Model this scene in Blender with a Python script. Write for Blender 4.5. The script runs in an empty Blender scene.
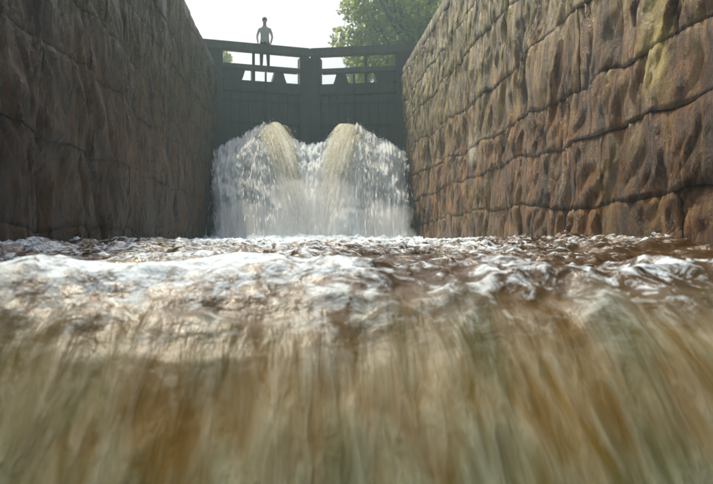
import bpy, bmesh, math, random
import numpy as np
from mathutils import Vector, Matrix
R = math.radians
random.seed(7)
SC = bpy.context.scene
COL = SC.collection

# ------------------------------------------------------------------ camera, sky, sun, exposure
EYE = 0.35
cam_d = bpy.data.cameras.new('camera'); cam = bpy.data.objects.new('camera', cam_d); COL.objects.link(cam)
cam_d.sensor_width = 36; cam_d.lens = 35; cam_d.clip_start = 0.05; cam_d.clip_end = 2000
cam.location = (0, 0, EYE)
cam.rotation_euler = (R(90 - 0.35), 0, R(-4.5))
cam_d.dof.use_dof = True; cam_d.dof.focus_distance = 9.0; cam_d.dof.aperture_fstop = 3.2
SC.camera = cam

SUN_EL, SUN_AZ = R(60), R(-25)            # azimuth measured from +Y (away from the camera), minus = left
world = bpy.data.worlds.new('World'); SC.world = world; world.use_nodes = True
wn = world.node_tree.nodes; wl = world.node_tree.links
bg = wn['Background']
sky = wn.new('ShaderNodeTexSky'); sky.sky_type = 'NISHITA'; sky.sun_disc = False
sky.sun_elevation = SUN_EL; sky.sun_rotation = SUN_AZ
sky.air_density = 1.0; sky.dust_density = 10.0; sky.ozone_density = 1.0
wl.new(sky.outputs[0], bg.inputs[0]); bg.inputs[1].default_value = 0.15

sd = bpy.data.lights.new('sun', 'SUN'); sun = bpy.data.objects.new('sun', sd); COL.objects.link(sun)
sd.energy = 2.5; sd.angle = R(0.6); sd.color = (1.0, 0.90, 0.68)
sdir = Vector((math.sin(SUN_AZ) * math.cos(SUN_EL), math.cos(SUN_AZ) * math.cos(SUN_EL), math.sin(SUN_EL)))
sun.rotation_euler = sdir.to_track_quat('Z', 'Y').to_euler()
sun.location = sdir * 60

vs = SC.view_settings
vs.view_transform = 'Standard'; vs.look = 'None'; vs.gamma = 1; vs.exposure = 0.42; vs.use_curve_mapping = False
cy = SC.cycles
cy.use_denoising = True
cy.max_bounces = 8; cy.volume_bounces = 1; cy.transparent_max_bounces = 16
cy.diffuse_bounces = 3; cy.glossy_bounces = 3; cy.transmission_bounces = 4
cy.sample_clamp_indirect = 6.0
cy.caustics_reflective = False; cy.caustics_refractive = False

# ------------------------------------------------------------------ helpers
def tag(o, label=None, cat=None, group=None, kind=None):
    if label: o['label'] = label
    if cat: o['category'] = cat
    if group: o['group'] = group
    if kind: o['kind'] = kind
    return o

def empty(name, loc=(0, 0, 0)):
    o = bpy.data.objects.new(name, None); COL.objects.link(o); o.location = loc
    o.empty_display_size = 0.3
    return o

def link(name, me, parent=None, loc=None):
    o = bpy.data.objects.new(name, me); COL.objects.link(o)
    if parent is not None:
        o.parent = parent
        o.matrix_parent_inverse = Matrix.Translation(parent.location).inverted()
    if loc is not None: o.location = loc
    return o

def mesh(name, V, F, mat, smooth=False):
    me = bpy.data.meshes.new(name)
    me.from_pydata([tuple(map(float, v)) for v in V], [], [tuple(map(int, f)) for f in F])
    me.update()
    if mat: me.materials.append(mat)
    if smooth: me.polygons.foreach_set('use_smooth', [True] * len(me.polygons))
    return me

def grid_mesh(name, P, mat, smooth=True, attrs=None, flip=False):
    """P: (n, m, 3) array of points"""
    n, m = P.shape[:2]
    me = bpy.data.meshes.new(name)
    idx = np.arange(n * m).reshape(n, m)
    q = np.stack([idx[:-1, :-1], idx[:-1, 1:], idx[1:, 1:], idx[1:, :-1]], -1).reshape(-1, 4)
    if flip: q = q[:, ::-1]
    me.vertices.add(n * m); me.vertices.foreach_set('co', P.reshape(-1).astype(np.float32))
    me.loops.add(q.size); me.loops.foreach_set('vertex_index', q.reshape(-1).astype(np.int32))
    me.polygons.add(len(q))
    me.polygons.foreach_set('loop_start', (np.arange(len(q)) * 4).astype(np.int32))
    me.polygons.foreach_set('loop_total', np.full(len(q), 4, np.int32))
    me.polygons.foreach_set('use_smooth', np.full(len(q), smooth))
    me.update(calc_edges=True); me.validate()
    if attrs:
        for k, a in attrs.items():
            at = me.attributes.new(k, 'FLOAT', 'POINT'); at.data.foreach_set('value', a.reshape(-1).astype(np.float32))
    if mat: me.materials.append(mat)
    return me

def _hash(ix, iy, iz, seed):
    with np.errstate(over='ignore'):
        h = (ix.astype(np.uint32) * np.uint32(374761393) + iy.astype(np.uint32) * np.uint32(668265263)
             + iz.astype(np.uint32) * np.uint32(2147483647) + np.uint32((seed * 1274126177) & 0xffffffff))
        h = (h ^ (h >> np.uint32(13))) * np.uint32(1274126177)
        h = (h ^ (h >> np.uint32(16))) * np.uint32(2246822519)
        h = h ^ (h >> np.uint32(15))
    return h

def noise(x, y, seed=0):
    """2-D gradient noise, about -1..1"""
    x = np.asarray(x, float); y = np.asarray(y, float)
    ix = np.floor(x).astype(np.int64); iy = np.floor(y).astype(np.int64)
    fx = x - ix; fy = y - iy
    z = np.zeros_like(ix)
    def g(a, b):
        t = _hash(ix + a, iy + b, z, seed).astype(float) * (2 * math.pi / 4294967296.0)
        return np.cos(t) * (fx - a) + np.sin(t) * (fy - b)
    u = fx * fx * fx * (fx * (fx * 6 - 15) + 10); v = fy * fy * fy * (fy * (fy * 6 - 15) + 10)
    return 1.5 * ((g(0, 0) * (1 - u) + g(1, 0) * u) * (1 - v) + (g(0, 1) * (1 - u) + g(1, 1) * u) * v)

def fbm(x, y, seed=0, octv=4, gain=0.5):
    s = 0; a = 1; t = 0
    for k in range(octv):
        s = s + a * noise(x * 2 ** k, y * 2 ** k, seed + k * 17); t += a; a *= gain
    return s / t

def ss(a, b, x):
    t = np.clip((np.asarray(x, float) - a) / (b - a), 0, 1); return t * t * (3 - 2 * t)

def box(V, F, x0, x1, y0, y1, z0, z1, M=None):
    k = len(V)
    for z in (z0, z1):
        for (x, y) in ((x0, y0), (x1, y0), (x1, y1), (x0, y1)):
            p = Vector((x, y, z)); V.append(tuple(M @ p) if M else tuple(p))
    for f in ((3, 2, 1, 0), (4, 5, 6, 7), (0, 1, 5, 4), (1, 2, 6, 5), (2, 3, 7, 6), (3, 0, 4, 7)):
        F.append(tuple(i + k for i in f))

def bevel_box(name, x0, x1, y0, y1, z0, z1, mat, M=None, b=0.012, seg=1, jitter=0.0):
    bm = bmesh.new(); bmesh.ops.create_cube(bm, size=1)
    for v in bm.verts:
        v.co = Vector((x0 + (v.co.x + .5) * (x1 - x0), y0 + (v.co.y + .5) * (y1 - y0), z0 + (v.co.z + .5) * (z1 - z0)))
        if jitter: v.co += Vector([random.uniform(-jitter, jitter) for _ in range(3)])
    bmesh.ops.bevel(bm, geom=bm.edges[:], offset=b, segments=seg, affect='EDGES')
    if M: bm.transform(M)
    me = bpy.data.meshes.new(name); bm.to_mesh(me); bm.free(); me.materials.append(mat)
    return me

# ------------------------------------------------------------------ node helper
class NT:
    def __init__(s, name):
        s.m = bpy.data.materials.new(name); s.m.use_nodes = True
        s.t = s.m.node_tree; s.n = s.t.nodes; s.l = s.t.links
        s.n.clear(); s.out = s.n.new('ShaderNodeOutputMaterial')
    def node(s, typ, props=None, **inp):
        nd = s.n.new(typ)
        for k, v in (props or {}).items(): setattr(nd, k, v)
        for k, v in inp.items():
            key = k.replace('_', ' ')
            sock = nd.inputs[int(k[1:])] if k[0] == 'i' and k[1:].isdigit() else nd.inputs[key]
            s.set(sock, v)
        return nd
    def set(s, sock, v):
        if isinstance(v, bpy.types.NodeSocket): s.l.new(v, sock)
        elif isinstance(v, bpy.types.Node): s.l.new(v.outputs[0], sock)
        else:
            if isinstance(v, tuple) and len(v) == 3 and sock.type == 'RGBA': v = (*v, 1)
            sock.default_value = v
    def math(s, op, a, b=0.0, c=0.0, clamp=False):
        nd = s.n.new('ShaderNodeMath'); nd.operation = op; nd.use_clamp = clamp
        s.set(nd.inputs[0], a); s.set(nd.inputs[1], b); s.set(nd.inputs[2], c); return nd.outputs[0]
    def mix(s, f, a, b, mode='MIX'):
        nd = s.n.new('ShaderNodeMix'); nd.data_type = 'RGBA'; nd.blend_type = mode
        s.set(nd.inputs[0], f); s.set(nd.inputs[6], a); s.set(nd.inputs[7], b); return nd.outputs[2]
    def ramp(s, f, stops):
        nd = s.n.new('ShaderNodeValToRGB'); s.set(nd.inputs[0], f)
        e = nd.color_ramp.elements
        while len(e) < len(stops): e.new(0.5)
        for k, (p, c) in enumerate(stops):
            e[k].position = p; e[k].color = (c, c, c, 1) if isinstance(c, (int, float)) else (*c, 1)
        return nd.outputs[0]
    def pos(s, scale=(1, 1, 1), rot=(0, 0, 0)):
        g = s.n.new('ShaderNodeNewGeometry')
        mp = s.n.new('ShaderNodeMapping'); mp.inputs['Scale'].default_value = scale; mp.inputs['Rotation'].default_value = rot
        s.l.new(g.outputs['Position'], mp.inputs['Vector']); return mp.outputs[0]
    def noise(s, vec, scale=1.0, detail=4.0, rough=0.55, dist=0.0):
        nd = s.n.new('ShaderNodeTexNoise'); s.l.new(vec, nd.inputs['Vector'])
        nd.inputs['Scale'].default_value = scale; nd.inputs['Detail'].default_value = detail
        nd.inputs['Roughness'].default_value = rough; nd.inputs['Distortion'].default_value = dist
        return nd.outputs[0]
    def attr(s, name):
        nd = s.n.new('ShaderNodeAttribute'); nd.attribute_name = name; return nd.outputs['Fac']
    def bump(s, h, strength=0.5, dist=0.02, normal=None):
        nd = s.n.new('ShaderNodeBump'); nd.inputs['Strength'].default_value = strength; nd.inputs['Distance'].default_value = dist
        s.set(nd.inputs['Height'], h)
        if normal is not None: s.set(nd.inputs['Normal'], normal)
        return nd.outputs[0]
    def principled(s, **k):
        return s.node('ShaderNodeBsdfPrincipled', None, **k)
    def done(s, sh):
        s.l.new(sh.outputs[0] if isinstance(sh, bpy.types.Node) else sh, s.out.inputs['Surface']); return s.m

# ------------------------------------------------------------------ materials
def stone_material(name, warm, left):
    t = NT(name)
    P = t.pos()
    streak = t.noise(t.pos((8, 8, 1.3), (R(16), 0, 0)), 1.0, 6, 0.64, 0.5)
    streak2 = t.noise(t.pos((2.0, 2.0, 0.35)), 1.0, 4, 0.55, 0.6)
    mott = t.noise(P, 1.3, 6, 0.6)
    fine = t.noise(P, 22, 5, 0.65)
    sep = t.node('ShaderNodeSeparateXYZ', None, Vector=P)
    z = sep.outputs[2]
    # weed and rust line: the lower courses are covered in red-brown algae, ragged top edge
    line = t.math('ADD', z, t.math('MULTIPLY', t.math('SUBTRACT', streak2, 0.5), 3.0))
    low = t.math('SUBTRACT', 1.0, t.ramp(t.math('MULTIPLY', line, 0.2), [(0.38, 0.0), (0.90, 1.0)]))
    mott = t.ramp(mott, [(0.36, 0.0), (0.64, 1.0)])
    grey = t.mix(mott, (0.13, 0.095, 0.032), (0.42, 0.335, 0.13))
    algae = t.mix(mott, (0.11, 0.028, 0.0015), (0.40, 0.130, 0.010))
    c = t.mix(t.math('MULTIPLY', low, 0.9), grey, algae)
    # dark wet streaks and pale streaks, weaker on the left wall
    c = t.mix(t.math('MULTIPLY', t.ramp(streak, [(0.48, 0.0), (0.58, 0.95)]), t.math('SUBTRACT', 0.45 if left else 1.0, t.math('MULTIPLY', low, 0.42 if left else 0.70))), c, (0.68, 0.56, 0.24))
    c = t.mix(t.ramp(streak, [(0.38, 0.92), (0.47, 0.0)]), c, (0.028, 0.015, 0.005))
    moss = t.ramp(t.noise(t.pos((1.1, 1.1, 0.5)), 1.0, 6, 0.65, 0.5), [(0.54, 0.0), (0.68, 0.7)])
    c = t.mix(moss, c, (0.17, 0.13, 0.018))
    c = t.mix(t.ramp(fine, [(0.35, 0.25), (0.60, 0.0)]), c, (0.02, 0.014, 0.01))
    stain = t.ramp(t.noise(t.pos((1.6, 1.6, 0.55), (R(14), 0, 0)), 1.0, 7, 0.7, 0.8), [(0.50, 0.0), (0.64, 0.8)])
    c = t.mix(stain, c, (0.040, 0.020, 0.006))
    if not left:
        # yellow sunlit streaks painted down the near wall, one sunlit stone by the gate
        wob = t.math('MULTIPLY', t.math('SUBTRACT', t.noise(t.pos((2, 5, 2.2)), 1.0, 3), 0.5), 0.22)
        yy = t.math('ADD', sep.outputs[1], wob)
        def sun_streak(y0, wid, z0, z1, col, c, k):
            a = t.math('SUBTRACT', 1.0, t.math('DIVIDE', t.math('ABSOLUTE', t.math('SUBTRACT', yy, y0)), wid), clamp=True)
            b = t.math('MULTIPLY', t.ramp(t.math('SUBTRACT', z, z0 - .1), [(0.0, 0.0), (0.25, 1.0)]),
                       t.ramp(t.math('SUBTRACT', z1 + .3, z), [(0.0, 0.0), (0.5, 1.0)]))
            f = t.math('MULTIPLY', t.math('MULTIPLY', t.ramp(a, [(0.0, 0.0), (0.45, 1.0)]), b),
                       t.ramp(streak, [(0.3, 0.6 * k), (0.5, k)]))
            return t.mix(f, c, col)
        c = sun_streak(5.92, 0.30, 1.62, 2.75, (0.62, 0.50, 0.15), c, 0.95)
        c = sun_streak(6.25, 0.14, 1.05, 1.55, (0.40, 0.30, 0.15), c, 0.75)
        c = sun_streak(8.6, 0.12, 2.9, 3.7, (0.45, 0.36, 0.14), c, 0.7)
        c = sun_streak(12.6, 0.5, 1.75, 2.2, (0.60, 0.54, 0.40), c, 0.95)
    if left: c = t.mix(0.60, c, (0.024, 0.008, 0.001))      # shade of the unlit left wall mixed into its stone colour
    h = t.math('ADD', t.math('MULTIPLY', t.noise(P, 16, 8, 0.72), 0.8), t.math('MULTIPLY', t.noise(t.pos((13, 13, 1.9), (R(20), 0, 0)), 1.0, 7, 0.70, 0.6), 1.1))
    b = t.bump(h, 1.0, 0.10)
    rough = t.ramp(streak2, [(0.35, 0.24), (0.65, 0.55)])
    p = t.principled(Base_Color=c, Roughness=rough, Normal=b, IOR=1.42)
    return t.done(p)

def wood_material(name, dark, pale, rough=0.6):
    t = NT(name)
    s = t.noise(t.pos((14, 14, 0.9)), 1.0, 5, 0.6, 0.3)
    m = t.noise(t.pos(), 1.7, 4)
    c = t.mix(s, dark, pale)
    c = t.mix(t.ramp(m, [(0.5, 0.0), (0.7, 0.5)]), c, (0.045, 0.055, 0.030))
    b = t.bump(s, 0.5, 0.01)
    return t.done(t.principled(Base_Color=c, Roughness=rough, Normal=b))

def plain(name, col, rough=0.6, metal=0.0, var=0.25, scale=8):
    t = NT(name)
    n = t.noise(t.pos(), scale, 4)
    c = t.mix(n, tuple(v * (1 - var) for v in col), tuple(min(1, v * (1 + var)) for v in col))
    return t.done(t.principled(Base_Color=c, Roughness=rough, Metallic=metal))

def leaf_material(name, a, b):
    t = NT(name)
    n = t.noise(t.pos(), 0.9, 3)
    c = t.mix(t.ramp(n, [(0.35, 0.0), (0.65, 1.0)]), a, b)
    d = t.node('ShaderNodeBsdfPrincipled', None, Base_Color=c, Roughness=0.5)
    tr = t.node('ShaderNodeBsdfTranslucent', None, Color=t.mix(0.5, c, (0.50, 0.55, 0.10)))
    mx = t.node('ShaderNodeMixShader', None, i0=0.55, i1=d, i2=tr)
    return t.done(mx)

def water_material():
    t = NT('rushing_water')
    foam_a = t.attr('foam'); near = t.attr('run')
    P = t.pos()
    broken = t.noise(P, 11, 8, 0.72, 0.9)
    strk = t.noise(t.pos((26, 4.2, 4.2)), 1.0, 4, 0.55, 0.5)
    strk2 = t.noise(t.pos((9, 2.3, 2.3)), 1.0, 3, 0.5, 0.5)
    far_f = t.math('ADD', foam_a, t.math('MULTIPLY', t.math('SUBTRACT', broken, 0.5), 2.0))
    far_f = t.ramp(far_f, [(0.46, 0.0), (0.74, 1.0)])
    nf = t.math('ADD', t.math('MULTIPLY', strk, 0.55), t.math('MULTIPLY', strk2, 0.55))
    nf = t.ramp(t.math('ADD', nf, t.math('MULTIPLY', t.math('SUBTRACT', foam_a, 0.5), 0.3)), [(0.42, 0.02), (0.80, 0.40)])
    foam = t.math('ADD', t.math('MULTIPLY', far_f, t.math('SUBTRACT', 1.0, near)), t.math('MULTIPLY', nf, near))
    brown = t.mix(strk2, (0.080, 0.043, 0.005), (0.165, 0.112, 0.019))
    brown = t.mix(t.ramp(t.noise(t.pos((5, 1.1, 1.1), (0, 0, 0.4)), 1.0, 3), [(0.45, 0.0), (0.65, 0.75)]), brown, (0.070, 0.088, 0.036))
    gp = t.node('ShaderNodeSeparateXYZ', None, Vector=P)
    deep = t.ramp(t.math('ADD', t.math('MULTIPLY', gp.outputs[2], -1.0), t.math('MULTIPLY', t.math('SUBTRACT', strk2, 0.5), 0.5)), [(0.12, 0.0), (0.42, 0.75)])
    brown = t.mix(deep, brown, (0.070, 0.115, 0.060))      # greener where the pool deepens
    brown = t.mix(near, (0.045, 0.022, 0.004), brown)
    h = t.math('ADD', t.math('MULTIPLY', t.noise(P, 14, 5, 0.6, 0.4), t.math('SUBTRACT', 1.0, near)),
               t.math('MULTIPLY', t.math('ADD', strk, strk2), t.math('MULTIPLY', near, 0.7)))
    b = t.bump(h, 0.55, 0.03)
    w = t.principled(Base_Color=brown, Roughness=t.math('ADD', 0.2, t.math('MULTIPLY', near, 0.16)), IOR=1.33, Normal=b)
    w.inputs['Specular IOR Level'].default_value = 0.5
    t.set(w.inputs['Specular IOR Level'], t.math('SUBTRACT', 0.32, t.math('MULTIPLY', near, 0.27)))
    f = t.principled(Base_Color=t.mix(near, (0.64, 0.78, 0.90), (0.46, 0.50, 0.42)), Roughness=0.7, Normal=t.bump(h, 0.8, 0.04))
    f.inputs['Subsurface Weight'].default_value = 0.0
    return t.done(t.node('ShaderNodeMixShader', None, i0=foam, i1=w, i2=f))

def fall_material(name, stretch=(9, 4, 0.9), lo=0.34, hi=0.50, tint=(0.89, 0.95, 0.97), amin=0.85):
    t = NT(name)
    s = t.noise(t.pos(stretch), 1.0, 6, 0.62, 0.5)
    br = t.noise(t.pos((6, 4, 4)), 1.0, 5, 0.65)
    edge = t.attr('edge')
    al = t.math('ADD', t.math('MULTIPLY', s, 0.6), t.math('MULTIPLY', br, 0.4))
    al = t.ramp(t.math('SUBTRACT', al, t.math('MULTIPLY', edge, 0.35)), [(lo - 0.08, 0.0), (lo, amin), (hi, 1.0)])
    d = t.principled(Base_Color=tint, Roughness=0.55, Normal=t.bump(s, 0.8, 0.05))
    tr = t.node('ShaderNodeBsdfTranslucent', None, Color=tint)
    mx = t.node('ShaderNodeMixShader', None, i0=0.5, i1=d, i2=tr)
    tp = t.node('ShaderNodeBsdfTransparent')
    return t.done(t.node('ShaderNodeMixShader', None, i0=al, i1=tp, i2=mx))

def core_material():
    t = NT('solid_jet_water')
    fall = t.attr('edge')                       # 0 at the sluice, 1 where the jet lands: the tongue tears apart on the way
    around = t.attr('around')
    uv = t.node('ShaderNodeCombineXYZ', None, X=t.math('MULTIPLY', around, 5.0), Y=t.math('MULTIPLY', fall, 2.6), Z=around)
    s = t.noise(uv.outputs[0], 1.6, 6, 0.66, 0.5)
    fine = t.noise(t.pos((16, 10, 5)), 1.0, 5, 0.65)
    k = t.math('ADD', t.math('MULTIPLY', s, 0.7), t.math('MULTIPLY', fine, 0.3))
    c = t.mix(t.ramp(k, [(0.36, 0.0), (0.56, 1.0)]), (0.60, 0.58, 0.36), (0.93, 0.93, 0.84))
    d = t.principled(Base_Color=c, Roughness=0.38, IOR=1.33, Normal=t.bump(k, 1.0, 0.10))
    tr = t.node('ShaderNodeBsdfTranslucent', None, Color=t.mix(0.45, c, (0.88, 0.78, 0.40)))
    mx = t.node('ShaderNodeMixShader', None, i0=0.5, i1=d, i2=tr)
    torn = t.ramp(t.math('SUBTRACT', t.math('SUBTRACT', t.math('ADD', k, 0.22), t.math('MULTIPLY', t.attr('side'), 0.36)), t.math('MULTIPLY', t.math('POWER', fall, 1.6), 0.62)), [(0.28, 0.0), (0.48, 1.0)])
    tp = t.node('ShaderNodeBsdfTransparent')
    return t.done(t.node('ShaderNodeMixShader', None, i0=torn, i1=tp, i2=mx))

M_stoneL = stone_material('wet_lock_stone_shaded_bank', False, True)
M_stoneR = stone_material('wet_lock_stone_sun_streaks', True, False)
M_core = plain('rubble_core', (0.05, 0.04, 0.03), 0.9)
M_wood = wood_material('wet_gate_timber', (0.012, 0.012, 0.011), (0.05, 0.048, 0.040), 0.5)
M_rail = wood_material('weathered_rail_timber', (0.035, 0.032, 0.026), (0.12, 0.11, 0.09), 0.6)
M_iron = plain('black_iron', (0.03, 0.03, 0.032), 0.45, 0.6)
M_grass = plain('grass', (0.06, 0.09, 0.025), 0.9, 0, 0.5, 3)
M_bark = plain('bark', (0.09, 0.07, 0.05), 0.9, 0, 0.4, 12)
M_leafA = leaf_material('leaf_fresh', (0.06, 0.12, 0.03), (0.17, 0.24, 0.06))
M_leafB = leaf_material('leaf_dark', (0.03, 0.06, 0.02), (0.08, 0.12, 0.03))
M_water = water_material()
M_calm = NT('calm_water')
M_calm = M_calm.done(M_calm.principled(Base_Color=(0.04, 0.03, 0.012), Roughness=0.08, IOR=1.33,
                     Normal=M_calm.bump(M_calm.noise(M_calm.pos(), 3, 4), 0.3, 0.05)))
M_veil = fall_material('falling_froth')
def spray_material():
    t = NT('spray_white')
    d = t.principled(Base_Color=(0.9, 0.91, 0.91), Roughness=0.4)
    tr = t.node('ShaderNodeBsdfTranslucent', None, Color=(0.95, 0.95, 0.93))
    return t.done(t.node('ShaderNodeMixShader', None, i0=0.5, i1=d, i2=tr))
M_spray = spray_material()
M_corew = core_material()

# ------------------------------------------------------------------ dimensions
XL, XR = -2.63, 3.15          # chamber faces
TOP = 5.65                    # wall top
YG = 21.7                     # gate heels
XC, YC = 0.26, 22.5           # mitre point
UP = 4.95                     # upstream level

# ------------------------------------------------------------------ ground (one sheet with the canal slot) and calm pools
GV, GF = [], []
S = 150
xs = [-S, XL - 0.9, XR + 0.9, S]; ys = [-S, S]
def gnoise(x, y): return TOP - 0.06
gl = []
nY = 40
for k in range(nY + 1):
    y = -S + 2 * S * k / nY
    for x in xs: gl.append((x, y, TOP - 0.06))
    gl.append((XL - 0.9, y, -2.2)); gl.append((XR + 0.9, y, -2.2))
for k in range(nY):
    a, b = k * 6, (k + 1) * 6
    GF += [(a, a + 1, b + 1, b), (a + 2, a + 3, b + 3, b + 2), (a + 1, a + 4, b + 4, b + 1), (a + 4, a + 5, b + 5, b + 4), (a + 5, a + 2, b + 2, b + 5)]
o = link('ground', mesh('ground', gl, GF, M_grass)); tag(o, kind='structure')

V, F = [], []
box(V, F, XL - 0.85, XR + 0.85, YC + 0.25, S - 1, UP - 0.5, UP)
o = link('upper_canal_water', mesh('upper_canal_water', V, F, M_calm)); tag(o, kind='structure')

# ------------------------------------------------------------------ rushing water in the lock chamber
def build_water():
    nr, nc = 760, 520
    k = np.linspace(0, 1, nr)
    y = np.concatenate([np.linspace(-8, 0.6, 24, endpoint=False), 0.6 * (22.4 / 0.6) ** k])
    x = np.linspace(XL - 0.25, XR + 0.25, nc)
    X, Y = np.meshgrid(x, y)
    wx = 0.35 * noise(X * 0.7, Y * 0.6, 91); wy = 0.35 * noise(X * 0.8, Y * 0.5, 92)
    run = 1 - ss(1.92, 2.5, Y + 0.22 * noise(X * 0.9, Y * 0.3, 5) + 0.10 * noise(X * 5, Y, 6))     # where the water slides down towards us
    base = -0.84 + 0.94 * ss(0.62, 2.30, Y)
    base = base + 0.07 * ss(3.0, 5.5, Y) + 0.03 * ss(3.5, 5, Y) * ss(1.2, 2.6, np.abs(X - XC)) - 0.04 * ss(9, 14, Y) + 0.045 * ss(3.2, 4.6, Y) * (1 - ss(7, 10, Y)) * ss(1.6, 2.9, X)
    far = 1 - run
    c1 = 1 - np.abs(noise((X + wx) * 0.75, (Y + wy) * 0.85, 11)) * 2
    c2 = 1 - np.abs(noise((X + wx) * 1.7 + 3, (Y + wy) * 2.1, 12)) * 2
    c3 = 1 - np.abs(noise((X + wx) * 4.2, (Y + wy) * 4.8, 13)) * 2
    c4 = noise((X + wx) * 10, (Y + wy) * 11, 14)
    c5 = noise((X + wx) * 23, (Y + wy) * 23, 15)
    amp = 0.55 + 0.45 * ss(3.5, 7, Y) + 0.5 * ss(14, 20, Y)
    zf = 0.080 * c1 + 0.060 * c2 + 0.034 * c3 + 0.019 * c4 + 0.007 * c5
    crest = 0.10 * np.exp(-((Y - 2.60 - 0.5 * noise(X * 0.6, Y * 0, 21)) / 0.32) ** 2)
    s1 = noise(X * 2.6 + 0.4 * noise(X * 1.5, Y * 2, 34), Y * 1.3, 31); s2 = noise(X * 8 + 0.5 * noise(X * 3, Y * 4, 35), Y * 2.8, 32); s3 = noise(X * 20, Y * 5, 33)
    zn = 0.040 * s1 + 0.016 * s2 + 0.006 * s3
    Z = base + far * amp * zf + crest + run * zn + far * 0.03 * ss(0, 1, s1)
    # mound of boiling water under the jets
    Z = Z + 0.18 * ss(15.5, 19, Y) * (1 - ss(20.5, 22, Y)) * np.exp(-((X - XC) / 2.2) ** 2)
    crests = 0.35 * c1 + 0.40 * c2 + 0.25 * c3
    lf = fbm(X * 0.55, Y * 0.45, 41, 3)
    foam = 0.19 + 0.12 * ss(4.5, 7, Y) + 0.45 * (crests - 0.2) - 0.12 * ss(0.5, 2.5, X) + 0.35 * lf + 0.55 * ss(7, 15, Y) + 0.10 * np.exp(-((X + 0.3) / 1.5) ** 2)
    foam = foam + 0.18 * np.exp(-((Y - 2.7) / 0.5) ** 2)
    foam = foam * far + run * (0.5 + 0.5 * fbm(X * 2.2, Y * 0.9, 43, 3))
    return grid_mesh('lock_water', np.stack([X, Y, Z], -1), M_water, True, {'foam': np.clip(foam, 0, 1.2), 'run': run})
o = link('lock_water', build_water()); tag(o, kind='structure')

# ------------------------------------------------------------------ stone lock walls
def wall_h(Yc, Zc, seed):
    a = 0.09 * fbm(Yc * 0.8, Zc * 0.7, seed, 4)
    w = 0.30 * noise(Yc * 1.3, Zc * 1.3, seed + 3)
    d = Yc + 0.42 * Zc + w
    b = 0.055 * (1 - np.abs(noise(d * 2.4, Zc * 0.7 + w, seed + 5)) * 2)
    c = 0.024 * (1 - np.abs(noise(d * 6.5, Zc * 1.5, seed + 7)) * 2)
    e = 0.030 * noise(d * 13, Zc * 3.2, seed + 9) + 0.020 * np.abs(fbm(Yc * 7, Zc * 7, seed + 11, 3))
    return a + 0.72 * (b + c + e)

def lock_wall(x0, sgn, mat, y0, y1, label, seed):
    """sgn: direction out of the wall face, into the chamber"""
    rnd = random.Random(seed)
    root = empty('lock_wall', (x0 - sgn * 0.4, (y0 + y1) / 2, -2.0))
    tag(root, label, 'lock wall', 'stone walls of the lock chamber')
    V, F = [], []
    a, b = sorted((x0 - sgn * 0.12, x0 - sgn * 0.95))
    box(V, F, a, b, -14, y1 - 0.04, -2.1, TOP - 0.34)
    link('wall_core', mesh('wall_core', V, F, M_core), root)
    z = -0.95; courses = []
    while z < TOP - 0.75:
        h = rnd.uniform(0.55, 0.95); courses.append((z, z + h)); z += h
    courses[-1] = (courses[-1][0], TOP - 0.33)
    for ci, (za, zb) in enumerate(courses):
        y = y0 - rnd.uniform(0, 0.9)
        while y < y1 - 0.05:
            L = rnd.uniform(0.8, 2.1)
            ye = y + L
            if ye > y1 - 0.45: ye = y1
            stone_block(root, x0, sgn, mat, y, ye, za, zb, rnd, seed)
            y = ye
    y = y0 - 0.5
    while y < y1 - 0.05:
        ye = y + rnd.uniform(1.1, 1.9)
        if ye > y1 - 0.6: ye = y1
        coping(root, x0, sgn, mat, y, ye, rnd, seed)
        y = ye
    return root

def stone_block(root, x0, sgn, mat, ya, yb, za, zb, rnd, seed):
    g = 0.0015
    ya += g; yb -= g; za += g; zb -= g
    nu, nv = (max(8, int((yb - ya) / 0.045)), max(6, int((zb - za) / 0.05)))
    u = np.linspace(ya, yb, nu); v = np.linspace(za, zb, nv)
    U, W = np.meshgrid(u, v)
    e = np.minimum(np.minimum(U - ya, yb - U), np.minimum(W - za, zb - W))
    wob = 0.02 * (1 + noise(U * 6, W * 6, seed + 40))
    h = wall_h(U, W, seed) + rnd.uniform(-0.008, 0.008) + (U - (ya + yb) / 2) * rnd.uniform(-0.012, 0.012) + (W - (za + zb) / 2) * rnd.uniform(-0.02, 0.012)
    h = h - 0.008 * np.exp(-(e / (0.010 + 0.6 * wob)))
    k = ss(21.35, 20.6, U) * ss(TOP - 0.33, TOP - 0.8, W)
    P = np.stack([x0 + sgn * h, U + 0.10 * noise(U * 0.9, W * 1.1, seed + 50) * k, W + k * (0.14 * noise(U * 0.45, W * 0.6, seed + 51) + 0.05 * noise(U * 1.6, W * 1.2, seed + 52))], -1)
    back = x0 - sgn * 0.16
    # ring of skirt vertices going back into the core
    full = np.zeros((nv + 2, nu + 2, 3))
    full[1:-1, 1:-1] = P
    full[0, 1:-1] = P[0]; full[-1, 1:-1] = P[-1]; full[1:-1, 0] = P[:, 0]; full[1:-1, -1] = P[:, -1]
    full[0, 0] = P[0, 0]; full[0, -1] = P[0, -1]; full[-1, 0] = P[-1, 0]; full[-1, -1] = P[-1, -1]
    full[0, :, 0] = back; full[-1, :, 0] = back; full[:, 0, 0] = back; full[:, -1, 0] = back
    c = np.array([x0, (ya + yb) / 2, (za + zb) / 2])
    me = grid_mesh('stone_block', full - c, mat, True, None, flip=(sgn < 0))
    fl = np.ones((nv + 1, nu + 1), bool); fl[0] = fl[-1] = False; fl[:, 0] = fl[:, -1] = False      # hard arrises
    if len(me.polygons) == fl.size: me.polygons.foreach_set('use_smooth', fl.reshape(-1))
    link('stone_block', me, root, tuple(c))

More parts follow.
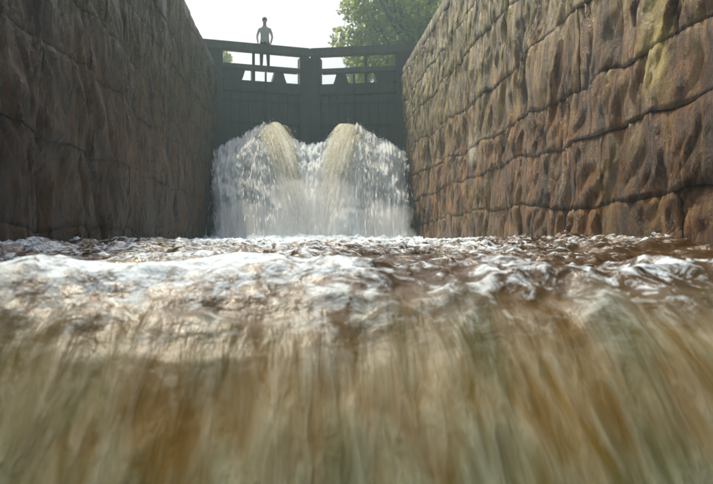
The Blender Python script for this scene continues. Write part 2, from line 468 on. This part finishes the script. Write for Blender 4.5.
def coping(root, x0, sgn, mat, ya, yb, rnd, seed):
    ya += 0.008; yb -= 0.008
    za, zb = TOP - 0.325, TOP + rnd.uniform(-0.03, 0.03)
    prof = [(0.0, za), (0.035, za + 0.03), (0.045, zb - 0.09), (0.02, zb - 0.03), (-0.05, zb), (-0.35, zb + 0.01), (-0.75, zb), (-0.8, za)]
    nu = max(6, int((yb - ya) / 0.1))
    u = np.linspace(ya, yb, nu)
    n = len(prof)
    P = np.zeros((n + 1, nu + 2, 3))
    for i in range(n + 1):
        d, z = prof[i % n]
        hh = (0.035 * fbm(u * 2 + i * 0.3, u * 0 + z * 2, seed + 60, 3)) * (1 if i % n < 5 else 0.2)
        P[i, 1:-1, 0] = x0 + sgn * (d + hh); P[i, 1:-1, 1] = u; P[i, 1:-1, 2] = z + hh * 0.6 * (1 if 3 < (i % n) < 7 else 0)
    cx = x0 - sgn * 0.35; cz = (za + zb) / 2
    P[:, 0] = (cx, ya, cz); P[:, -1] = (cx, yb, cz)
    c = np.array([cx, (ya + yb) / 2, cz])
    link('coping_stone', grid_mesh('coping_stone', P - c, mat, True, None, flip=(sgn > 0)), root, tuple(c))

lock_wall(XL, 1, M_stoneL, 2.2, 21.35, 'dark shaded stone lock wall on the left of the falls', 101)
lock_wall(XR, -1, M_stoneR, 1.6, 21.35, 'wet brown stone lock wall with painted yellow sun streaks right of the falls', 202)

# ------------------------------------------------------------------ mitre gate: two leaves pointing upstream, walkway and heavy handrail
def gate_leaf(side, label):
    """local x runs from the heel (0) to the mitre (L), local -y faces downstream, z up; side -1 = left, 1 = right"""
    hx = XL - 0.22 if side < 0 else XR + 0.22
    a = Vector((hx, YG, 0)); b = Vector((XC + side * 0.012, YC, 0))
    d = (b - a); L = d.length; d.normalize()
    nrm = Vector((d.y, -d.x, 0))
    if nrm.y > 0: nrm = -nrm                       # downstream normal
    M = Matrix(((d.x, -nrm.x, 0, a.x), (d.y, -nrm.y, 0, a.y), (0, 0, 1, 0), (0, 0, 0, 1)))
    root = empty('gate_leaf', (a.x, a.y, -0.6)); tag(root, label, 'lock gate', 'closed lock gates')
    def part(name, x0, x1, y0, y1, z0, z1, mat=M_wood, bv=0.015, jit=0.0, par=None):
        # keep the object's own origin at its middle
        c = M @ Vector(((x0 + x1) / 2, (y0 + y1) / 2, (z0 + z1) / 2))
        me = bevel_box(name, x0, x1, y0, y1, z0, z1, mat, Matrix.Translation(-c) @ M, bv, 2, jit)
        return link(name, me, par or root, tuple(c))
    top = 5.28
    part('heel_post', -0.12, 0.40, -0.16, 0.30, -0.6, 6.158, bv=0.03)
    part('mitre_post', L - 0.34, L - 0.002, -0.14, 0.26, -0.6, 6.158, bv=0.03)
    # planking, each board of its own
    x = 0.41
    while x < L - 0.37:
        w = min(random.uniform(0.24, 0.30), L - 0.35 - x)
        if L - 0.35 - (x + w) < 0.12: w = L - 0.35 - x
        part('plank', x, x + w - 0.012, random.uniform(-0.012, 0.01), 0.09, -0.6, top - 0.36, bv=0.012)
        x += w
    part('top_beam', 0.405, L - 0.345, -0.10, 0.28, top - 0.35, top, bv=0.03)
    part('cross_beam', 0.405, L - 0.345, 0.095, 0.28, 2.6, 2.95, bv=0.03)
    part('paddle_frame', 1.35, 2.15, -0.10, -0.015, 3.2, 3.42, bv=0.02)
    # walkway of two boards on brackets
    part('walkway_board', 0.405, L - 0.345, -0.13, 0.08, 5.66, 5.74, M_rail)
    part('walkway_board', 0.405, L - 0.345, 0.095, 0.30, 5.66, 5.74, M_rail)
    part('walkway_beam', 0.405, L - 0.345, -0.172, -0.132, 5.60, 5.76, M_rail)
    for (bx0, bx1, tx0, tx1) in ((0.41, 1.00, 0.41, 1.12), (1.95, 2.42, 2.07, 2.30)):
        V = []; F = []
        for (y, zz) in ((-0.09, 0), (0.26, 0)):
            for (x, z) in ((bx0, top + 0.002), (bx1, top + 0.002), ((bx1 * 2 + tx1) / 3, top + 0.10), (tx1, 5.658), (tx0, 5.658), ((bx0 * 2 + tx0) / 3, top + 0.10)):
                V.append(M @ Vector((x, y, z)))
        n = 6
        F = [tuple(range(n))[::-1], tuple(range(n, 2 * n))] + [(i, (i + 1) % n, n + (i + 1) % n, n + i) for i in range(n)]
        if side > 0: F = [f[::-1] for f in F]
        c = sum(V, Vector()) / len(V)
        link('bracket', mesh('bracket', [v - c for v in V], F, M_wood), root, tuple(c))
    part('bracket', 1.32, 1.42, -0.06, 0.2, top + 0.002, 5.658, bv=0.01)
    # handrail
    part('handrail', -0.45, L - 0.004, -0.16, 0.08, 6.16, 6.44, M_rail, bv=0.03)
    part('rail_post', 1.33, 1.41, -0.07, 0.03, 5.742, 6.158, M_iron, bv=0.01)
    # iron straps on the face
    for z in (3.9, 4.6):
        part('iron_strap', 0.405, L - 0.345, -0.030, -0.016, z, z + 0.09, M_iron, bv=0.004)
    # rod of the paddle rising to a rack on the walkway
    part('paddle_rod', 1.70, 1.76, -0.20, -0.135, 3.3, 5.55, M_iron, bv=0.015)
    return root, M, L

gl_l, ML, LL = gate_leaf(-1, 'dark timber gate leaf left of the mitre, person standing on it')
gl_r, MR, LR = gate_leaf(1, 'dark timber gate leaf right of the mitre, before the leafy tree')

# ------------------------------------------------------------------ the jets pouring out of the gate sluices
def ztop_outer(a):      # a: distance from the mitre centre line
    return np.interp(a, [0, 0.35, 0.8, 1.15, 1.42, 1.7, 2.05, 2.35, 2.7, 2.9], [3.24, 3.34, 3.62, 3.88, 3.93, 3.7, 3.48, 3.35, 3.12, 2.95])

def water_jet(side, label, seed):
    rng = np.random.default_rng(seed)
    hx = XC + side * 1.42
    root = empty('water_jet', (hx, 20.4, 0.05)); tag(root, label, 'waterfall', 'jets from the gate sluices')
    # --- broad curtains of froth: three nested sheets so that gaps show more water behind
    for layer in range(2):
        ns, nu = 110, 150
        a = np.linspace(-0.25, 2.86, nu); s = np.linspace(0, 1, ns)
        A, S_ = np.meshgrid(a, s)
        zt = ztop_outer(np.abs(A)) + 0.10 * noise(A * 5, A * 0 + layer, seed + layer) + 0.05 * noise(A * 14, A * 0, seed + 3) - 0.10 * layer
        fwd = (2.9 + 0.5 * np.exp(-(A / 0.6) ** 2) + 1.0 * np.exp(-((A - 1.35) / 0.55) ** 2) + 0.6 * np.exp(-((A - 2.4) / 0.5) ** 2)) * (1.0 - 0.3 * layer)
        drift = np.interp(A, [-0.3, 0.3, 1.2, 1.5, 2.0, 2.9], [-0.1, -0.25, -0.75, -0.35, -0.22, -0.42])
        st = noise(A * 7 + 0.3 * noise(A * 3, S_ * 3, seed), S_ * 1.8, seed + 5 + layer) ; st2 = noise(A * 17, S_ * 6, seed + 8 + layer); st3 = noise(A * 30, S_ * 22, seed + 18 + layer)
        bl = fbm(A * 2.4, S_ * 4.5, seed + 13 + layer, 3)
        Xw = np.clip(XC + side * (A + drift * S_), XL + 0.07, XR - 0.07)
        Zw = zt * (1 - S_) + 0.0
        yb = YC - 0.18 - 0.28 * np.abs(A)
        Yw = yb - 0.45 - 0.55 * np.exp(-(A / 0.7) ** 2) - fwd * (S_ ** 0.5) - 0.45 * bl * ss(0, .15, S_) - 0.16 * st - 0.09 * st2 - 0.05 * st3
        edge = np.maximum(1 - ss(0.0, 0.10, S_), ss(2.6, 2.86, A) * 0.6)
        P = np.stack([Xw, Yw, Zw], -1)
        nm = 'froth_curtain'
        tag(link(nm, grid_mesh(nm, P, M_veil, True, {'edge': edge}, flip=(side < 0)), root))
    # --- the solid jet: a domed tongue leaping out of the sluice, falling inwards
    nt, na = 90, 40
    t = np.linspace(0, 1, nt)
    T = t * 1.02
    p0 = np.array([XC + side * 1.50, YG + 0.27, 3.46])
    v0 = np.array([-side * 1.25, -4.9, 1.3])
    path = p0 + np.outer(T, v0) - np.outer(T * T, (0, 0, 4.9))
    ang = np.linspace(0, 2 * math.pi, na)
    r = 0.21 + 0.19 * ss(0, 0.35, t) + 0.26 * t
    TT, AA = np.meshgrid(t, ang, indexing='ij')
    rr = (r[:, None]) * (1 + 0.16 * noise(AA * 2.2, TT * 3.5, seed + 70) + 0.08 * noise(AA * 6, TT * 7, seed + 71) + 0.05 * noise(AA * 12, TT * 18, seed + 72))
    rr[:, -1] = rr[:, 0]
    vel = v0 - np.outer(T, (0, 0, 9.8)); vel /= np.linalg.norm(vel, axis=1)[:, None]
    sdv = np.cross(vel, np.array([-side * 0.15, -1, 0.6])); sdv = np.cross(vel, (0.0, -1.0, 0.35)); sdv /= np.linalg.norm(sdv, axis=1)[:, None]
    upv = np.cross(sdv, vel)
    P = path[:, None, :] + rr[..., None] * (np.cos(AA)[..., None] * sdv[:, None, :] * 0.95 + np.sin(AA)[..., None] * upv[:, None, :] * 0.62)
    link('jet_tongue', grid_mesh('jet_tongue', P, M_corew, True, {'edge': TT, 'around': np.abs(AA - math.pi), 'side': np.abs(np.cos(AA)) ** 3}, flip=False), root)
    # --- flung drops: stretched along their flight, ballistic
    n = 8500
    Vs = []; Fs = []
    a = np.where(rng.random(n) < 0.55, np.abs(rng.normal(1.5, 0.75, n)), rng.uniform(0.0, 2.85, n)); a = np.clip(a, 0, 2.82)
    fr = rng.random(n) ** 0.8
    tt = fr * 0.88
    spread = rng.normal(0, 1, (n, 3)) * np.array([0.28, 0.35, 0.45])
    vx = side * np.interp(a, [0, 1.2, 1.6, 2.85], [-0.2, -0.7, -0.2, -0.45]) + spread[:, 0]
    vy = -(3.0 + 1.5 * np.exp(-((a - 1.4) / 0.6) ** 2)) + spread[:, 1] - 0.25
    vz = 0.25 + spread[:, 2] * 0.8
    zt = ztop_outer(a) - 0.12 + rng.normal(0, 0.05, n)
    px = XC + side * a + vx * tt; py = YC - 0.6 - 0.28 * a + vy * tt; pz = zt + vz * tt - 4.9 * tt * tt
    ok = ((np.abs(a - 1.2) > 0.32) | (rng.random(n) < 0.6)) & (pz > -0.05) & (px > XL + 0.05) & (px < XR - 0.05)
    px, py, pz, vx, vy, vz, tt = [q[ok] for q in (px, py, pz, vx, vy, vz, tt)]
    size = 0.003 + 0.011 * rng.random(len(px)) ** 4; stretch = rng.uniform(0.35, 1.5, len(px))
    for i in range(len(px)):
        v = Vector((vx[i], vy[i], vz[i] - 9.8 * tt[i])); sp = v.length; v.normalize()
        w = v.orthogonal().normalized(); q = v.cross(w)
        c = Vector((px[i], py[i], pz[i])); r_ = size[i]; ln = r_ * (1.5 + 2.1 * sp * stretch[i])
        k = len(Vs)
        Vs += [c + v * ln, c - v * ln, c + w * r_, c + q * r_, c - w * r_, c - q * r_]
        Fs += [(k, k + 2, k + 3), (k, k + 3, k + 4), (k, k + 4, k + 5), (k, k + 5, k + 2),
               (k + 1, k + 3, k + 2), (k + 1, k + 4, k + 3), (k + 1, k + 5, k + 4), (k + 1, k + 2, k + 5)]
    o = link('flung_drops', mesh('flung_drops', Vs, Fs, M_spray, True), root); tag(o, kind='stuff')
    return root

water_jet(-1, 'white water jet pouring from the left gate leaf, below the person', 301)
water_jet(1, 'white water jet pouring from the right gate leaf, below the tall tree', 402)

# ------------------------------------------------------------------ trees upstream
def tree(name, label, loc, h, crown_c, crown_r, n_leaf, leaf, mat, seed, group='trees upstream of the gate'):
    rnd = random.Random(seed); rng = np.random.default_rng(seed)
    root = empty(name, loc); tag(root, label, 'tree', group)
    bm = bmesh.new()
    def limb(p, q, r0, r1, n=7, segs=4, bend=0.2):
        d = (q - p); side = d.orthogonal().normalized() * rnd.uniform(-bend, bend)
        rings = []
        for i in range(segs + 1):
            f = i / segs; c = p.lerp(q, f) + side * math.sin(f * math.pi) * d.length * 0.3
            r = r0 + (r1 - r0) * f
            u = d.normalized().orthogonal().normalized(); w = d.normalized().cross(u)
            rings.append([bm.verts.new(c + (u * math.cos(2 * math.pi * k / n) + w * math.sin(2 * math.pi * k / n)) * r) for k in range(n)])
        for i in range(segs):
            for k in range(n): bm.faces.new((rings[i][k], rings[i][(k + 1) % n], rings[i + 1][(k + 1) % n], rings[i + 1][k]))
    base = Vector((0, 0, -0.2)); cc = Vector(crown_c) - Vector(loc)
    fork = Vector((cc.x * 0.4, cc.y * 0.4, max(1.5, cc.z - crown_r[2] * 0.7)))
    limb(base, fork, h * 0.028, h * 0.02, 9, 5, 0.1)
    clumps = []
    for i in range(40):
        v = Vector((rnd.gauss(0, 1), rnd.gauss(0, 1), rnd.gauss(0, 1))).normalized() * rnd.uniform(0.45, 1.0)
        c = cc + Vector((v.x * crown_r[0], v.y * crown_r[1], v.z * crown_r[2]))
        clumps.append((c, rnd.uniform(0.16, 0.32) * min(crown_r)))
        mid = fork.lerp(c, 0.55) + Vector((0, 0, -0.15 * crown_r[2]))
        limb(fork, mid, h * 0.009, h * 0.005, 5, 3); limb(mid, c, h * 0.005, h * 0.0015, 5, 2)
    me = bpy.data.meshes.new('trunk'); bm.to_mesh(me); bm.free(); me.materials.append(M_bark)
    link('trunk', me, root, loc)
    V = np.zeros((n_leaf * 4, 3)); 
    ci = rng.integers(0, len(clumps), n_leaf)
    C = np.array([c[0] for c in clumps])[ci]; Rr = np.array([c[1] for c in clumps])[ci]
    d = rng.normal(0, 1, (n_leaf, 3)); d /= np.linalg.norm(d, axis=1)[:, None]
    p = C + d * (Rr * rng.random(n_leaf) ** 0.45)[:, None] * np.array([1.25, 1.25, 0.85])
    u = rng.normal(0, 1, (n_leaf, 3)); u /= np.linalg.norm(u, axis=1)[:, None]
    w = np.cross(u, rng.normal(0, 1, (n_leaf, 3))); w /= np.linalg.norm(w, axis=1)[:, None]
    sz = leaf * rng.uniform(0.6, 1.3, n_leaf)[:, None]
    V[0::4] = p - u * sz * 0.6; V[1::4] = p + w * sz * 0.33; V[2::4] = p + u * sz * 0.6; V[3::4] = p - w * sz * 0.33
    me = bpy.data.meshes.new('crown')
    me.vertices.add(len(V)); me.vertices.foreach_set('co', V.reshape(-1).astype(np.float32))
    me.loops.add(len(V)); me.loops.foreach_set('vertex_index', np.arange(len(V), dtype=np.int32))
    me.polygons.add(n_leaf); me.polygons.foreach_set('loop_start', np.arange(n_leaf, dtype=np.int32) * 4); me.polygons.foreach_set('loop_total', np.full(n_leaf, 4, np.int32))
    me.update(calc_edges=True); me.materials.append(mat)
    link('crown', me, root, loc)

tree('broadleaf_tree', 'tall leafy tree above the right gate leaf and handrail', (6.2, 33, TOP - 0.06), 16, (5.6, 32.5, 11.8), (4.7, 4.2, 5.2), 21000, 0.21, M_leafA, 5)
tree('broadleaf_tree', 'darker tree behind the tall leafy one, mostly hidden by the right lock wall', (10.5, 43, TOP - 0.06), 18, (9.6, 42, 14.0), (4.6, 4.5, 4.6), 18000, 0.26, M_leafB, 6)
tree('small_tree', 'small leafy tree seen through the left handrail gap', (-6.6, 46, TOP - 0.06), 7, (-6.2, 46, 10.6), (2.2, 2.2, 2.2), 7000, 0.22, M_leafB, 8)

tree('small_tree', 'low sunlit yellow-green tree seen through the right handrail gap', (5.2, 47, TOP - 0.06), 7, (4.5, 46, 10.9), (2.3, 2.2, 2.0), 7000, 0.22, M_leafA, 14)

# ------------------------------------------------------------------ person leaning on the handrail
def skin_mesh(name, verts, edges, radii, root_i=0, sub=1):
    me = bpy.data.meshes.new(name + '_src'); me.from_pydata(verts, edges, [])
    ob = bpy.data.objects.new(name + '_src', me); COL.objects.link(ob)
    ob.modifiers.new('s', 'SKIN'); md = ob.modifiers.new('ss', 'SUBSURF'); md.levels = sub; md.render_levels = sub
    for i, r in enumerate(radii):
        sv = me.skin_vertices[0].data[i]; sv.radius = r if isinstance(r, tuple) else (r, r); sv.use_root = (i == root_i)
    dg = bpy.context.evaluated_depsgraph_get(); dg.update()
    out = bpy.data.meshes.new_from_object(ob.evaluated_get(dg))
    bpy.data.objects.remove(ob); bpy.data.meshes.remove(me)
    out.name = name
    out.polygons.foreach_set('use_smooth', [True] * len(out.polygons))
    return out

def person():
    # local: person faces -y (towards the camera), z up from the walkway
    base = Vector((-1.18, 22.30, 5.742))
    root = empty('person', base)
    root.scale = (0.9, 0.9, 0.9)
    tag(root, 'person in pale shirt and dark trousers leaning on the gate handrail', 'person')
    V = [(0, 0.06, 0.95), (0, 0.05, 1.12), (0, 0.0, 1.34), (0, -0.03, 1.46), (0, -0.05, 1.53), (0, -0.07, 1.60), (0, -0.08, 1.69), (0, -0.075, 1.745)]
    E = [(i, i + 1) for i in range(7)]
    Rr = [(0.15, 0.11), (0.145, 0.105), (0.195, 0.12), (0.10, 0.08), (0.056, 0.056), (0.066, 0.075), (0.078, 0.095), (0.055, 0.07)]
    for s in (-1, 1):
        k = len(V)
        V += [(s * 0.10, 0.06, 0.88), (s * 0.115, 0.03, 0.48), (s * 0.125, 0.07, 0.09), (s * 0.135, -0.02, 0.035), (s * 0.145, -0.13, 0.028)]
        E += [(0, k), (k, k + 1), (k + 1, k + 2), (k + 2, k + 3), (k + 3, k + 4)]
        Rr += [0.10, 0.072, 0.055, (0.042, 0.035), (0.038, 0.026)]
        k = len(V)
        V += [(s * 0.185, -0.01, 1.40), (s * 0.27, -0.03, 1.12), (s * 0.22, -0.20, 0.84), (s * 0.205, -0.245, 0.802)]
        E += [(2, k), (k, k + 1), (k + 1, k + 2), (k + 2, k + 3)]
        Rr += [0.056, 0.042, 0.029, (0.034, 0.018)]
    me = skin_mesh('body', V, E, Rr, 0, 2)
    shirt = plain('pale_shirt', (0.45, 0.44, 0.40), 0.8); trou = plain('dark_trousers', (0.05, 0.055, 0.07), 0.8)
    skin = plain('skin', (0.42, 0.26, 0.18), 0.5, 0, 0.08); shoe = plain('dark_shoes', (0.03, 0.025, 0.02), 0.5)
    for m in (shirt, trou, skin, shoe): me.materials.append(m)
    for p in me.polygons:
        c = p.center
        arm = abs(c.x) > 0.17
        if c.z > 1.50: p.material_index = 2
        elif c.z < 0.07: p.material_index = 3
        elif arm and c.z > 0.80: p.material_index = 2 if c.z < 1.02 and c.y < -0.08 else 0
        elif c.z > 0.93: p.material_index = 0
        else: p.material_index = 1
    link('body', me, root, base)
    # hair, nose, ears, eyes
    bm = bmesh.new(); bmesh.ops.create_uvsphere(bm, u_segments=20, v_segments=14, radius=0.1)
    bmesh.ops.delete(bm, geom=[v for v in bm.verts if v.co.z < -0.01 and v.co.y < 0.03 or v.co.z < -0.06], context='VERTS')
    for v in bm.verts:
        n = 1 + 0.06 * math.sin(v.co.x * 90) * math.cos(v.co.y * 80)
        v.co = Vector((v.co.x * 0.90 * n, v.co.y * 1.08 * n - 0.068, v.co.z * 1.08 * n + 1.70))
    me = bpy.data.meshes.new('hair'); bm.to_mesh(me); bm.free(); me.materials.append(plain('brown_hair', (0.06, 0.04, 0.025), 0.7))
    me.polygons.foreach_set('use_smooth', [True] * len(me.polygons)); link('hair', me, root, base)
    V, F = [], []
    V = [(-0.014, -0.168, 1.655), (0.014, -0.168, 1.655), (0, -0.196, 1.652), (0, -0.172, 1.70)]; F = [(0, 2, 3), (2, 1, 3), (0, 1, 2)]
    link('nose', mesh('nose', V, F, skin), root, base)
    for s in (-1, 1):
        bm = bmesh.new(); bmesh.ops.create_uvsphere(bm, u_segments=8, v_segments=6, radius=0.011)
        for v in bm.verts: v.co += Vector((s * 0.03, -0.158, 1.69))
        me = bpy.data.meshes.new('eye'); bm.to_mesh(me); bm.free(); me.materials.append(shoe); link('eye', me, root, base)
        bm = bmesh.new(); bmesh.ops.create_uvsphere(bm, u_segments=8, v_segments=6, radius=0.026)
        for v in bm.verts: v.co = Vector((v.co.x * 0.35 + s * 0.083, v.co.y * 0.7 - 0.07, v.co.z + 1.675))
        me = bpy.data.meshes.new('ear'); bm.to_mesh(me); bm.free(); me.materials.append(skin); link('ear', me, root, base)
        # hand on the rail: palm and five fingers curling over it
        px, py, pz = s * 0.205, -0.245, 0.796
        V = [(px, py + 0.01, pz), (px, py - 0.045, pz)]; E = [(0, 1)]; Rr = [(0.03, 0.014), (0.036, 0.013)]
        for f, (dx, ln) in enumerate(((-0.030, 0.060), (-0.010, 0.070), (0.010, 0.066), (0.028, 0.052))):
            k = len(V)
            V += [(px + dx, py - 0.06, pz + 0.004), (px + dx * 1.1, py - 0.06 - ln * 0.55, pz - 0.004), (px + dx * 1.1, py - 0.06 - ln * 0.8, pz - 0.03)]
            E += [(1, k), (k, k + 1), (k + 1, k + 2)]; Rr += [0.0095, 0.0085, 0.007]
        k = len(V)
        V += [(px - s * 0.036, py - 0.015, pz - 0.004), (px - s * 0.06, py - 0.045, pz - 0.012)]; E += [(0, k), (k, k + 1)]; Rr += [0.011, 0.008]
        me = skin_mesh('hand', V, E, Rr, 0, 1); me.materials.append(skin); link('hand', me, root, base)
person()

# ------------------------------------------------------------------ hazy, spray-filled air
def haze():
    V, F = [], []
    box(V, F, -S - 5, S + 5, -S - 5, S + 5, -3.3, 19.5)
    t = NT('spray_air')
    pv = t.node('ShaderNodeVolumePrincipled')
    pv.inputs['Color'].default_value = (0.66, 0.91, 1.0, 1); pv.inputs['Density'].default_value = 0.0036; pv.inputs['Anisotropy'].default_value = 0.5
    t.l.new(pv.outputs[0], t.out.inputs['Volume'])
    o = link('haze', mesh('haze', V, F, t.m)); tag(o, kind='stuff')
haze()

def mist(name, c, r, dens, seed):
    bm = bmesh.new(); bmesh.ops.create_icosphere(bm, subdivisions=4, radius=1)
    co = np.array([v.co for v in bm.verts])
    n = 0.35 * noise(co[:, 0] * 1.6 + co[:, 1], co[:, 2] * 1.6 + seed, seed) + 0.15 * noise(co[:, 0] * 4 - co[:, 1] * 2, co[:, 2] * 4, seed + 1)
    for v, k in zip(bm.verts, n): v.co = Vector((v.co.x * r[0], v.co.y * r[1], v.co.z * r[2])) * (1 + k)
    me = bpy.data.meshes.new(name); bm.to_mesh(me); bm.free()
    t = NT('mist_air')
    pv = t.node('ShaderNodeVolumePrincipled'); pv.inputs['Color'].default_value = (0.97, 0.98, 0.98, 1)
    pv.inputs['Density'].default_value = dens; pv.inputs['Anisotropy'].default_value = 0.2
    t.l.new(pv.outputs[0], t.out.inputs['Volume']); me.materials.append(t.m)
    tag(link(name, me, None, c), kind='stuff')
mist('spray_mist', (XC, 17.4, 0.85), (1.05, 0.9, 1.4), 0.32, 3)
mist('spray_mist', (XC - 1.7, 17.6, 0.5), (0.8, 0.8, 0.8), 0.4, 5)
mist('spray_mist', (XC + 1.8, 17.6, 0.5), (0.8, 0.8, 0.8), 0.4, 9)
